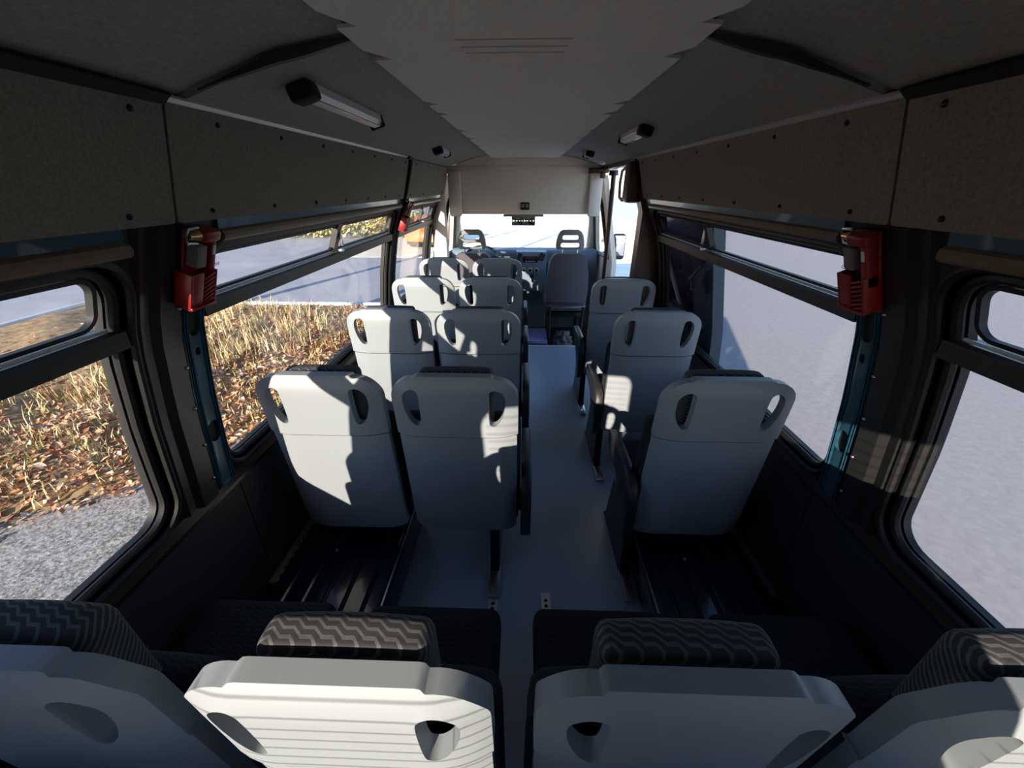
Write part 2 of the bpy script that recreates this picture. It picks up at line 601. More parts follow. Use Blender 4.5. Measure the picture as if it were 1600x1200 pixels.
# painted strip and rolled trim between windows and lining
def along(name, s, ya, yb, ring, m, parent=None, ny=None):
    """ring(y) -> [(w, z)] section swept along the wall"""
    bm = bmesh.new()
    ny = ny or max(2, int((yb - ya) / 0.25))
    secs = []
    for i in range(ny + 1):
        y = ya + (yb - ya) * i / ny
        secs.append([(s * x, y, z) for x, z in ring])
    loft(bm, secs)
    return finish(name, bm, m, parent, angle=30)
def circ(cx, cz, r, n=10):
    return [(cx + r * math.cos(2 * PI * i / n), cz + r * math.sin(2 * PI * i / n)) for i in range(n)]
for sd, s in (('left', -1), ('right', 1)):
    segs = [(-0.38, 0.86), (1.15, 2.96)] + ([(3.17, 4.36)] if sd == 'left' else [])
    for (a, b) in segs:
        o = along('rolled_trim', s, a, b, circ(SX(1.578) - 0.012, 1.574, 0.017), M['tan'], WALL[sd])
        o = along('painted_strip', s, a, b, [(SX(1.60) - 0.006, 1.590), (SX(1.617) - 0.006, 1.622), (SX(1.617) + 0.01, 1.622), (SX(1.60) + 0.01, 1.590)], M['blue'], WALL[sd])

# cloth panels above the windows, each with its screws
def lining_panel(name, side, a, b, n):
    s = -1 if side == 'left' else 1
    bm = bmesh.new()
    plate(bm, rrect(a, 1.617, b, 1.862, 0.006, 2), [], wall_fn(s, -0.016), 0.014, 0.12)
    o = finish(name, bm, M['lining'], angle=30)
    o['kind'] = 'structure'
    for k in range(n):
        y = a + 0.12 + (b - a - 0.24) * k / max(1, n - 1)
        for z in (1.640, 1.838):
            bm = bmesh.new()
            x = s * (SX(z) - 0.016)
            bmesh.ops.create_uvsphere(bm, u_segments=8, v_segments=5, radius=0.007)
            finish('screw', bm, M['blackmetal'], o).location = (x, y + (0.04 if z > 1.7 else 0), z)
    return o
lining_panel('trim_1', 'left', Y0, 0.992, 4)
lining_panel('trim_2', 'left', 1.0, 2.985, 7)
lining_panel('trim_3', 'left', 3.03, Y1 - 0.01, 4)
lining_panel('trim_4', 'right', Y0, 0.992, 4)
lining_panel('trim_5', 'right', 1.0, 3.10, 7)

# bright rails where roof lining meets wall lining
for i, (s, ya, yb) in enumerate(((-1, 1.0, 3.0), (1, 1.0, 3.25))):
    o = along('trim_%d' % (6 + i), s, ya, yb, [(0.803, 1.862), (0.775, 1.876), (0.772, 1.870), (0.795, 1.858)], M['alu'])
    o['kind'] = 'structure'
for i, (s, ya, yb) in enumerate(((-1, Y0, 1.0), (1, Y0, 1.0))):
    o = along('trim_%d' % (8 + i), s, ya, yb, [(0.804, 1.856), (0.772, 1.880), (0.766, 1.873), (0.795, 1.850)], M['black'])
    o['kind'] = 'structure'
# cable dropping from the left rail to the far pillar
bm = bmesh.new()
tube(bm, [(-0.775, 2.93, 1.868), (-0.775, 2.99, 1.865), (-0.778, 3.005, 1.84), (-0.80, 3.01, 1.77), (-0.835, 3.01, 1.66), (-0.86, 3.01, 1.60)], 0.012, 8)
o = finish('trim_10', bm, M['rubber']); o['kind'] = 'structure'

# pillars between the windows: smooth cover plus perforated seat-belt track
def pillar(name, side, ya, yb):
    s = -1 if side == 'left' else 1
    bm = bmesh.new()
    m = ya + (yb - ya) * 0.60
    prof = [(ya, 0.004), (ya + 0.02, -0.010), (ya + 0.05, -0.004), (ya + 0.07, -0.018), (m - 0.01, -0.020), (m, -0.010)]
    secs = []
    for k in range(13):
        z = 0.70 + (1.615 - 0.70) * k / 12
        x = SX(z)
        secs.append([(s * (x + w), y, z) for y, w in prof] + [(s * (x + 0.004), prof[-1][0], z), (s * (x + 0.004), prof[0][0], z)])
    loft(bm, secs)
    o = finish(name, bm, M['pillar'], angle=25)
    o['kind'] = 'structure'
    # track
    c = (m + yb) / 2
    bm = bmesh.new()
    holes = [rrect(c - 0.022, 0.915, c + 0.022, 0.995, 0.0215, 6), rrect(c - 0.010, 1.235, c + 0.010, 1.262, 0.0098, 5),
             rrect(c - 0.022, 1.300, c + 0.022, 1.43, 0.0215, 6)]
    def fn(u, v, w):
        g = 0.006 * (abs(math.sin((u - m) / (yb - m) * PI * 4)) if abs(u - c) > 0.026 else 0.0)
        return (s * (SX(v) - 0.012 + g * (1 if w < 1e-6 else 0) + w), u, v)
    plate(bm, [(m + 0.004, 0.72), (yb - 0.004, 0.72), (yb - 0.004, 1.60), (m + 0.004, 1.60)], holes, fn, 0.010, 0.0095)
    for yy in (m + 0.010, m + 0.020, yb - 0.022, yb - 0.011):
        tube(bm, [(s * (SX(0.73 + 0.086 * k) - 0.0125), yy, 0.73 + 0.086 * k) for k in range(11)], 0.0032, 6)
    finish('perforated_track', bm, M['blue'], o, angle=20)
    for z in (0.80, 0.94, 1.08, 1.22, 1.40):
        bm = bmesh.new()
        bmesh.ops.create_uvsphere(bm, u_segments=8, v_segments=5, radius=0.006)
        finish('screw', bm, M['steel'], o).location = (s * (SX(z) - 0.020), m - 0.015, z)
    bm = bmesh.new()
    plate(bm, [(m + 0.006, 0.73), (yb - 0.006, 0.73), (yb - 0.006, 1.59), (m + 0.006, 1.59)], [], wall_fn(s, -0.0015), 0.001, 0.1)
    finish('track_backing', bm, M['black'], o)
    return o
pillar('trim_11', 'left', 0.875, 1.112)
pillar('trim_12', 'right', 0.875, 1.112)
pillar('trim_13', 'left', 3.0, 3.13)

# lower side panels with a ledge on top
def low_panel(name, side, a, b):
    s = -1 if side == 'left' else 1
    bm = bmesh.new()
    plate(bm, rrect(a, 0.06, b, 0.705, 0.006, 2), [], wall_fn(s, -0.026), 0.024, 0.15)
    o = finish(name, bm, M['panel'], angle=30)
    o['kind'] = 'structure'
    return o
low_panel('baseboard_left', 'left', Y0, 1.10)
low_panel('baseboard_left_front', 'left', 1.105, Y1 - 0.02)
low_panel('baseboard_right', 'right', Y0, 1.10)
low_panel('baseboard_right_front', 'right', 1.105, 3.12)
for i, (s, yb) in enumerate(((-1, Y1 - 0.02), (1, 3.12))):
    o = along('trim_%d' % (14 + i), s, Y0, yb, [(SX(0.71) - 0.030, 0.700), (SX(0.71) - 0.028, 0.712), (SX(0.73) - 0.001, 0.735), (SX(0.72) - 0.001, 0.700)], M['body'])
    o['kind'] = 'structure'

# unseen rear wall: openings and post shaped to place sun patches; panes with heating wires
RW = [(-0.775, -0.28), (0.395, 0.80)]  # wide post between stands in for the shadow of whoever holds the camera
bm = bmesh.new()
plate(bm, [(-1.26, -0.10), (1.26, -0.10), (1.24, 0.8), (1.05, 2.0), (0.6, 2.14), (-0.6, 2.14), (-1.05, 2.0), (-1.24, 0.8)],
      [rrect(a, 0.92, b, 1.53, 0.09, 8) for a, b in RW], lambda u, v, w: (u, Y0 - w, v), 0.06, 0.2)
o = finish('wall_rear_sun_mask', bm, M['body'], angle=30); o['kind'] = 'structure'
for i, (a, b) in enumerate(RW):
    bm = bmesh.new()
    plate(bm, rrect(a - 0.01, 0.91, b + 0.01, 1.54, 0.09, 8), [], lambda u, v, w: (u, Y0 - 0.03 - w, v), 0.004, 0.3)
    o = finish('window_%d' % (6 + i), bm, M['glass']); o['kind'] = 'structure'
    bm = bmesh.new()
    for k in range(15):
        z = 0.96 + 0.037 * k
        tube(bm, [(a + 0.03, Y0 - 0.027, z), (b - 0.03, Y0 - 0.027, z)], 0.0014, 4)
    finish('heating_wire', bm, M['brown'], o)

# bulkhead over the cab, and the cab shell
bm = bmesh.new()
top = [(x, roof_z(x) - 0.004) for x in (0.80, 0.67, 0.545, 0.36, 0, -0.36, -0.545, -0.67, -0.80)]
plate(bm, [(-0.80, 1.43), (0.80, 1.43)] + top, [], lambda u, v, w: (u, Y1 + w + 0.05 * (1 - ((v - 1.43) / 0.5)) * (1 if abs(u) < 2 else 0), v), 0.03, 0.12)
box(bm, (0, 4.86, 1.435), (1.60, 0.60, 0.025), 0.008)
bk = finish('wall_front', bm, M['bulk'], angle=30); bk['kind'] = 'structure'
bm = bmesh.new()
for s in (-1, 1):
    box(bm, (s * 0.735, Y1 - 0.006, 1.62), (0.13, 0.05, 0.43), 0.02)
finish('side_moulding', bm, M['bulk'], bk)
# cab roof, posts, windscreen, doors
bm = bmesh.new()
box(bm, (0, 5.0, 1.86), (1.9, 1.0, 0.05), 0.01)
o = finish('ceiling_cab', bm, M['bulk']); o['kind'] = 'structure'
bm = bmesh.new()
for s in (-1, 1):
    tube(bm, [(s * 0.97, 6.0, 0.85), (s * 0.93, 5.7, 1.25), (s * 0.84, 5.4, 1.62), (s * 0.78, 5.25, 1.84)], [0.06, 0.05, 0.045, 0.05], 8)
box(bm, (0, 5.42, 1.84), (1.80, 0.14, 0.50), 0.03)
o = finish('trim_windscreen', bm, M['bulk']); o['kind'] = 'structure'
bm = bmesh.new()
plate(bm, [(-0.95, 0), (0.95, 0), (0.86, 1), (-0.86, 1)], [], lambda u, v, w: (u, 5.97 - 0.57 * v + w * 0.8, 0.86 + 0.80 * v + w * 0.6), 0.005, 0.3)
o = finish('window_8', bm, M['clear']); o['kind'] = 'structure'
def cab_door(idx, s):
    bm = bmesh.new()
    o_ = [(4.60, -0.25), (5.95, -0.25), (5.95, 0.95), (5.35, 1.72), (4.60, 1.80)]
    hole = [(4.80, 0.93), (5.72, 0.88), (5.70, 1.0), (5.34, 1.50), (5.26, 1.54), (4.86, 1.56), (4.80, 1.50)]
    plate(bm, o_, [hole], lambda u, v, w: (s * (1.02 - max(0, v - 0.9) * 0.22 + w), u, v), 0.05, 0.15)
    d = finish('door_%d' % idx, bm, M['bulk'], angle=30); d['kind'] = 'structure'
    bm = bmesh.new()
    lp = resample(hole, 0.08)
    tube(bm, [(s * (1.005 - max(0, v - 0.9) * 0.22), u, v) for u, v in lp], 0.020, 8, closed=True)
    finish('door_seal', bm, M['rubber'], d)
    bm = bmesh.new()
    plate(bm, hole, [], lambda u, v, w: (s * (1.035 - max(0, v - 0.9) * 0.22 + w), u, v), 0.004, 0.3)
    finish('door_pane', bm, M['clear'], d)
cab_door(1, -1); cab_door(2, 1)
bm = bmesh.new()
box(bm, (-0.93, 4.52, 0.85), (0.16, 0.12, 2.1), 0.03)
o = finish('trim_16', bm, M['bulk']); o['kind'] = 'structure'

# sliding-door opening on the right: posts, header, floor sill
bm = bmesh.new()
secs = []
for k in range(12):
    z = -0.04 + 1.91 * k / 11
    x = SX(z)
    xi = min(0.875, x - 0.03)
    secs.append([(xi, 3.14, z), (xi, 3.26, z), (x + 0.07, 3.26, z), (x + 0.07, 3.14, z)])
loft(bm, secs)
o = finish('trim_17', bm, M['brown'], angle=30); o['kind'] = 'structure'
bm = bmesh.new()
box(bm, (0.83, 3.85, 1.865), (0.10, 1.35, 0.05), 0.01)
o = finish('trim_18', bm, M['brown']); o['kind'] = 'structure'
bm = bmesh.new()
box(bm, (0.74, 4.43, 1.835), (0.20, 0.05, 0.05), 0.008)
box(bm, (0.78, 4.40, 1.795), (0.05, 0.05, 0.06), 0.006)
o = finish('trim_19', bm, M['brown']); o['kind'] = 'structure'
bm = bmesh.new()
box(bm, (0.93, 4.56, 0.85), (0.035, 0.06, 2.1), 0.012)
o = finish('trim_20', bm, M['bulk']); o['kind'] = 'structure'

# ------------------------------------------------------------------ ceiling lamps, switch, mirror, pole
def lamp(name, x, ya, yb, label):
    yc = (ya + yb) / 2
    z = roof_z(x)
    slope = math.atan2(roof_z(abs(x) + 0.05) - roof_z(abs(x) - 0.05), 0.10) * (1 if x > 0 else -1)
    e = empty(name, (x, yc, z), 0, label, 'ceiling light', 'strip lights on the roof lining')
    e.rotation_euler = (0, -slope, 0)
    L = yb - ya
    bm = bmesh.new()
    ring = [(-0.026, 0.0), (-0.024, -0.020), (-0.012, -0.034), (0.012, -0.034), (0.024, -0.020), (0.026, 0.0)]
    loft(bm, [[(a, -L / 2 + 0.05, b) for a, b in ring], [(a, L / 2 - 0.008, b) for a, b in ring]])
    finish('lamp_cover', bm, M['diffuser'], e, angle=25)
    bm = bmesh.new()
    box(bm, (0, -L / 2 + 0.022, -0.020), (0.066, 0.066, 0.044), 0.012)
    finish('end_cap', bm, M['black'], e)
    bm = bmesh.new()
    box(bm, (0, L / 2 - 0.004, -0.019), (0.058, 0.010, 0.040), 0.003)
    finish('end_cap', bm, M['black'], e)
    bm = bmesh.new()
    for a in (-0.024, 0.0125):
        box(bm, (a, 0.02, -0.0345 if a > 0 else -0.021), (0.003, L - 0.07, 0.003))
    finish('bright_edge', bm, M['chrome'], e, smooth=False)
    return e
lamp('ceiling_light', -0.585, 1.20, 1.78, 'long clear strip light with black end, nearest on left of roof')
lamp('ceiling_light', -0.60, 3.02, 3.38, 'small strip light far forward on the left roof lining')
lamp('ceiling_light', 0.555, 2.10, 2.56, 'strip light with black end cap, nearest on right of roof')
lamp('ceiling_light', 0.53, 3.62, 3.88, 'small strip light far forward on the right roof lining')
e = empty('spot_light', (0.70, 4.12, roof_z(0.70)), 0, 'tiny round white lamp on roof beside the door opening', 'ceiling light')
e.rotation_euler = (0, 0.29, 0)
bm = bmesh.new()
bmesh.ops.create_cone(bm, cap_ends=True, segments=20, radius1=0.042, radius2=0.050, depth=0.014)
finish('bezel', bm, M['white'], e).location = (0, 0, -0.006)
bm = bmesh.new()
bmesh.ops.create_uvsphere(bm, u_segments=16, v_segments=8, radius=0.034)
bmesh.ops.scale(bm, vec=(1, 1, 0.35), verts=bm.verts)
finish('lens', bm, M['diffuser'], e).location = (0, 0, -0.013)

e = empty('switch_panel', (0.0, 4.535, 1.505), 0, 'small black square switch on beige bulkhead above the windscreen', 'switch')
bm = bmesh.new()
box(bm, (0.005, 0, 0), (0.095, 0.02, 0.075), 0.01)
finish('housing', bm, M['black'], e)
for i in range(2):
    bm = bmesh.new()
    box(bm, (-0.017 + 0.044 * i, -0.012, 0.004), (0.032, 0.008, 0.036), 0.004)
    finish('button', bm, M['cabplastic'], e)

e = empty('rear_view_mirror', (-0.01, 4.60, 1.42), 0, 'wide interior mirror hanging under the beige bulkhead', 'mirror')
bm = bmesh.new()
box(bm, (0, 0, -0.012), (0.44, 0.05, 0.022), 0.008)
finish('mount', bm, M['cabplastic'], e)
bm = bmesh.new()
box(bm, (0, 0.0, -0.065), (0.26, 0.035, 0.10), 0.015)
finish('housing', bm, M['cabplastic'], e)
for s in (-1, 1):
    bm = bmesh.new()
    box(bm, (s * 0.063, -0.019, -0.07), (0.115, 0.004, 0.07), 0.0015)
    finish('glass', bm, M['mirror'], e)

e = empty('grab_pole', (0.79, 3.92, 0.0), 0, 'dark brown upright pole beside the sliding door opening', 'pole')
bm = bmesh.new()
tube(bm, [(0.02, 0, 0.0), (0.01, 0, 0.9), (0.0, 0, 1.80)], 0.021, 12)
finish('tube', bm, M['brown'], e)
for z in (0.02, 1.80):
    bm = bmesh.new()
    bmesh.ops.create_cone(bm, cap_ends=True, segments=16, radius1=0.045, radius2=0.04, depth=0.04)
    finish('flange', bm, M['brown'], e).location = (0.02 if z < 1 else 0, 0, z)

e = empty('door_operator', (0.80, 3.22, 1.72), 0, 'brown cover with pale loop handle above edge of sliding door opening', 'cover box')
bm = bmesh.new()
box(bm, (0, 0, 0), (0.12, 0.16, 0.27), 0.03)
finish('housing', bm, M['brown'], e)
bm = bmesh.new()
tube(bm, [(-0.05, 0.06, 0.10), (-0.065, 0.12, 0.08), (-0.07, 0.13, 0.0), (-0.065, 0.12, -0.10), (-0.05, 0.07, -0.12)], 0.012, 8)
finish('handle', bm, M['bulk'], e)

# ------------------------------------------------------------------ passenger seats
def shell_y(u, v):
    y = (1.10 - v) * 0.075
    if v > 1.04:
        y += ((v - 1.04) / 0.06) ** 2 * 0.022
    y += max(0.0, (abs(u) - 0.13) / 0.10) ** 2 * 0.028
    return y
def hole_shape(s):
    """grip hole, straight on its inner side and bowed outside"""
    pts = [(0.125, 0.915), (0.135, 0.905), (0.150, 0.905), (0.168, 0.925), (0.183, 0.965), (0.188, 1.005), (0.183, 1.035), (0.168, 1.055),
           (0.148, 1.062), (0.132, 1.056), (0.125, 1.043)]
    out = [(s * x, z) for x, z in (pts if s > 0 else reversed(pts))]
    for _ in range(2):                        # corner cutting, so that the rim runs smoothly
        out = [q for i in range(len(out)) for a, b in [(out[i], out[(i + 1) % len(out)])]
               for q in ((a[0] * 0.75 + b[0] * 0.25, a[1] * 0.75 + b[1] * 0.25), (a[0] * 0.25 + b[0] * 0.75, a[1] * 0.25 + b[1] * 0.75))]
    return out
def head_outline(hw):
    lp = rrect(-hw, SEAM_Z, hw, 1.097, (0.004, 0.004, 0.088, 0.088), 10)
    k = max(i for i, p in enumerate(lp) if p[0] > 0 and p[1] > 1.0)
    return lp[:k + 1] + [(0.142, 1.098), (0.136, 1.1025), (0.128, 1.1035), (-0.128, 1.1035), (-0.136, 1.1025), (-0.142, 1.098)] + lp[k + 1:]
SEAM_Z = 0.852
def cushion(bm, c, s, bev, fn=None, cuts=4):
    vs = box(bm, c, s, bev, seg=3)
    es = [e for e in bm.edges if e.calc_length() > 0.09]
    if es:
        bmesh.ops.subdivide_edges(bm, edges=es, cuts=cuts, use_grid_fill=True)
    if fn:
        for v in bm.verts:
            v.co = fn(v.co)

def make_seat(aisle, leg_u, wall_dx, label, group):
    """aisle = side of the armrest (-1, 0, 1); leg_u = x of the floor leg or None; wall_dx = reach to the wall rail or None"""
    e = empty('passenger_seat', (0, 0, 0), 0, label, 'seat', group)
    hw = 0.232
    bm = bmesh.new()
    plate(bm, rrect(-hw + 0.004, 0.30, hw - 0.004, SEAM_Z - 0.008, (0.025, 0.025, 0.004, 0.004), 4), [],
          lambda u, v, w: (u, shell_y(u, v) + 0.007 + w + 0.010 * max(0, (0.45 - v) / 0.15) ** 2, v), 0.045, 0.028)
    bevel_mod(finish('back_shell', bm, M['shell'], e, angle=50), 0.010, 3)
    bm = bmesh.new()
    plate(bm, head_outline(hw), [hole_shape(-1), hole_shape(1)],
          lambda u, v, w: (u, shell_y(u, v) + w, v), 0.034, 0.022)
    bevel_mod(finish('head_shell', bm, M['shell'], e, angle=50), 0.013, 3)
    bm = bmesh.new()
    cushion(bm, (0, 0.105, 0.983), (0.275, 0.068, 0.225), 0.020, lambda c: Vector((c.x, c.y - 0.25 * c.x * c.x, c.z + (0.006 if c.z > 1.05 else 0) - 0.12 * c.x * c.x)))
    finish('headrest_pad', bm, M['pad'], e, angle=60)
    bm = bmesh.new()
    cushion(bm, (0, 0.125, 0.645), (0.486, 0.085, 0.50), 0.035, lambda c: Vector((c.x, c.y + (1.0 - c.z) * 0.08 - 0.2 * c.x * c.x, c.z)))
    finish('backrest_cushion', bm, M['cushion'], e, angle=60)
    bm = bmesh.new()
    cushion(bm, (0, 0.325, 0.445), (0.43, 0.41, 0.11), 0.035, lambda c: Vector((c.x, c.y, c.z + (c.y - 0.35) * 0.06)))
    finish('seat_cushion', bm, M['cushion'], e, angle=60)
    bm = bmesh.new()
    box(bm, (0, 0.33, 0.365), (0.40, 0.40, 0.05), 0.008)
    finish('seat_frame', bm, M['blackmetal'], e)
    for s in (-1, 1):
        bm = bmesh.new()
        secs = []
        for k in range(9):
            z = 0.34 + 0.50 * k / 8
            y = shell_y(hw, z) + 0.030
            d = 0.075 - 0.03 * (k / 8)
            secs.append([(s * (hw - 0.006), y, z), (s * (hw + 0.004), y + 0.01, z), (s * (hw + 0.004), y + d, z), (s * (hw - 0.006), y + d + 0.01, z)])
        loft(bm, secs)
        finish('side_trim', bm, M['darkplastic'], e, angle=50)
    if aisle:
        s = aisle
        bm = bmesh.new()
        xa = s * (hw + 0.036)
        secs = []
        for (y, z0, z1) in ((0.03, 0.33, 0.50), (0.05, 0.30, 0.585), (0.10, 0.31, 0.615), (0.17, 0.42, 0.622), (0.26, 0.50, 0.622), (0.40, 0.53, 0.615), (0.46, 0.545, 0.605)):
            h = 0.022
            secs.append([(xa - h, y, z0 + 0.006), (xa - h + 0.006, y, z0), (xa + h - 0.006, y, z0), (xa + h, y, z0 + 0.006), (xa + h, y, z1 - 0.008), (xa + h - 0.008, y, z1), (xa - h + 0.008, y, z1), (xa - h, y, z1 - 0.008)])
        loft(bm, secs)
        arm = finish('armrest', bm, M['darkplastic'], e, angle=50)
        bm = bmesh.new()
        box(bm, (s * (hw + 0.010), 0.16, 0.40), (0.018, 0.030, 0.09), 0.004)
        box(bm, (s * (hw + 0.010), 0.16, 0.452), (0.022, 0.034, 0.022), 0.004)
        bk_ = finish('belt_buckle', bm, M['red'], e)
    if leg_u is not None:
        bm = bmesh.new()
        prof = [(0.06, 0.0), (0.50, 0.0), (0.46, 0.05), (0.40, 0.34), (0.12, 0.34), (0.10, 0.06)]
        loft(bm, [[(leg_u - 0.022, y, z) for y, z in prof], [(leg_u + 0.022, y, z) for y, z in prof]])
        lg = finish('leg', bm, M['blackmetal'], e, angle=30)
        bm = bmesh.new()
        box(bm, (leg_u, 0.02, 0.012), (0.050, 0.16, 0.022), 0.004)
        box(bm, (leg_u - 0.012, -0.03, 0.026), (0.012, 0.04, 0.014), 0.003)
        finish('foot', bm, M['steel'], lg)
    if wall_dx is not None:
        bm = bmesh.new()
        s = 1 if wall_dx > 0 else -1
        box(bm, (s * (abs(wall_dx) + 0.15) / 2, 0.30, 0.325), (abs(wall_dx) - 0.15, 0.05, 0.035), 0.005)
        box(bm, (wall_dx - s * 0.012, 0.30, 0.28), (0.02, 0.06, 0.11), 0.004)
        finish('wall_bracket', bm, M['blackmetal'], e)
    return e

G = 'grey passenger seats facing the cab'
ROWY = [1.175, 1.985, 2.795, 3.625]
NEAR = ['nearest', 'second from the rear', 'third from the rear', 'foremost']
# prototypes, then copies
rx_wall = 1.04
protoW = make_seat(0, None, -(rx_wall - 0.745), 'x', G)
protoA = make_seat(1, 0.125, None, 'x', G)
protoS = make_seat(-1, -0.225, rx_wall - 0.735, 'x', G)
protoR = make_seat(0, 0.0, None, 'x', G)
protoC = make_seat(0, None, None, 'x', G)
for i, y in enumerate(ROWY):
    p = protoW if i == 0 else copy_tree(protoW)
    p.location = (-0.745, y, 0)
    p['label'] = ['sunlit grey seat by left windows beside the wheel box, directly ahead of rear bench',
                  'half-sunlit grey window seat on left, second row ahead of the rear bench',
                  'bright sunlit grey window seat on left, third row ahead of rear bench',
                  'grey window seat on left with sun triangle, just behind the driver'][i]
    p = protoA if i == 0 else copy_tree(protoA)
    p.location = (-0.245, y, 0)
    p['label'] = ['grey aisle seat left of the aisle, large and mostly shaded, ahead of rear bench',
                  'grey left aisle seat with curved sun streak, second row ahead of rear bench',
                  'shaded grey left aisle seat, third row ahead of the rear bench',
                  'grey left aisle seat farthest forward, in front of dashboard radio'][i]
    if i < 3:
        p = protoS if i == 0 else copy_tree(protoS)
        p.location = (0.735, y, 0)
        p['label'] = ['large single grey seat right of aisle beside right wheel box, sunlit on edge',
                      'middle single grey seat right of aisle with its armrest sunlit',
                      'farthest single grey seat right of aisle, beside the door opening'][i]
for i, (x, y, t) in enumerate(((-0.815, 0.255, 'rear bench seat in left corner, mostly shaded and cut by photo edge'),
                               (-0.272, 0.25, 'fully sunlit rear bench seat back with zigzag headrest pad'),
                               (0.26, 0.255, 'shaded rear bench seat back right of centre with dark headrest pad'),
                               (0.815, 0.255, 'half-sunlit rear bench seat in right corner, cut by photo edge'))):
    p = (protoC if i == 0 else protoR if i == 1 else copy_tree(protoR) if i == 2 else copy_tree(protoC))
    p.location = (x, y, -0.022)
    p['label'] = t
    p['group'] = 'seats of the rear bench'
    p['category'] = 'seat'

# ------------------------------------------------------------------ wheel boxes, floor and wall rails
def wheel_box(s, label):
    e = empty('wheel_box', (s * 0.795, 1.10, 0), 0, label, 'wheel housing')
    bm = bmesh.new()
    box(bm, (0, 0, 0.10), (0.50, 0.95, 0.20), 0.03, seg=3)
    finish('cover', bm, M['wheelbox'], e)
    bm = bmesh.new()
    for k in range(5):
        x = -0.17 + 0.085 * k
        tube(bm, [(x, -0.45, 0.196), (x, 0.45, 0.196)], 0.012, 8)
    finish('pressed_ribs', bm, M['wheelbox'], e)
    bm = bmesh.new()
    box(bm, (-s * 0.243, 0, 0.198), (0.008, 0.94, 0.010), 0.002)
    finish('edge_strip', bm, M['steel'], e)
    for px, py in ((0.05, 0.28), (-0.05, 0.10)):
        bm = bmesh.new()
        bmesh.ops.create_uvsphere(bm, u_segments=10, v_segments=6, radius=0.008)
        finish('bolt', bm, M['steel'], e).location = (px, py, 0.203)
wheel_box(-1, 'glossy blue-black wheel box on floor behind the left seats')
wheel_box(1, 'glossy blue-black wheel box on floor behind the right seat')

def wall_rail(s, yb, label):
    e = empty('seat_rail', (s * 1.075, 1.05, 0.15), 0, label, 'seat rail', 'seat rails along the walls')
    L = yb - 1.05
    bm = bmesh.new()
    box(bm, (0, L / 2, 0), (0.03, L, 0.045), 0.004)
    finish('channel', bm, M['railgrey'], e)
    bm = bmesh.new()
    n = int(L / 0.04)
    for k in range(n):
        box(bm, (-s * 0.016, 0.02 + 0.04 * k, 0.016), (0.010, 0.022, 0.008), 0.002)
    o = finish('toothed_edge', bm, M['steel'], e, smooth=False)
wall_rail(-1, 4.2, 'dark toothed seat rail low on left wall beside wheel box')
wall_rail(1, 3.1, 'dark toothed seat rail low on right wall beside wheel box')

def floor_track(x, ya, yb, label, grp=None):
    e = empty('floor_track', (x, ya, 0), 0, label, 'floor track', grp)
    L = yb - ya
    bm = bmesh.new()
    outer = [(-0.021, 0), (0.021, 0), (0.021, L), (-0.021, L)]
    hs = []
    y = 0.018
    while y + 0.012 < L:
        hs.append([(math.cos(2 * PI * k / 10) * 0.009, y + math.sin(2 * PI * k / 10) * 0.009) for k in range(10)])
        y += 0.026
    plate(bm, outer, hs, lambda u, v, w: (u, v, 0.008 - w), 0.006, 0.03)
    finish('track_plate', bm, M['alu'], e, angle=30)
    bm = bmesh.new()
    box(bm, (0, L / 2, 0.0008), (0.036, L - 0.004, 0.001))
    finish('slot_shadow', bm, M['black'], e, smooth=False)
floor_track(0.122, 1.045, 1.15, 'short bright perforated metal track on aisle floor')
floor_track(-0.12, 1.05, 1.16, 'metal track piece at foot of the left aisle seat leg')

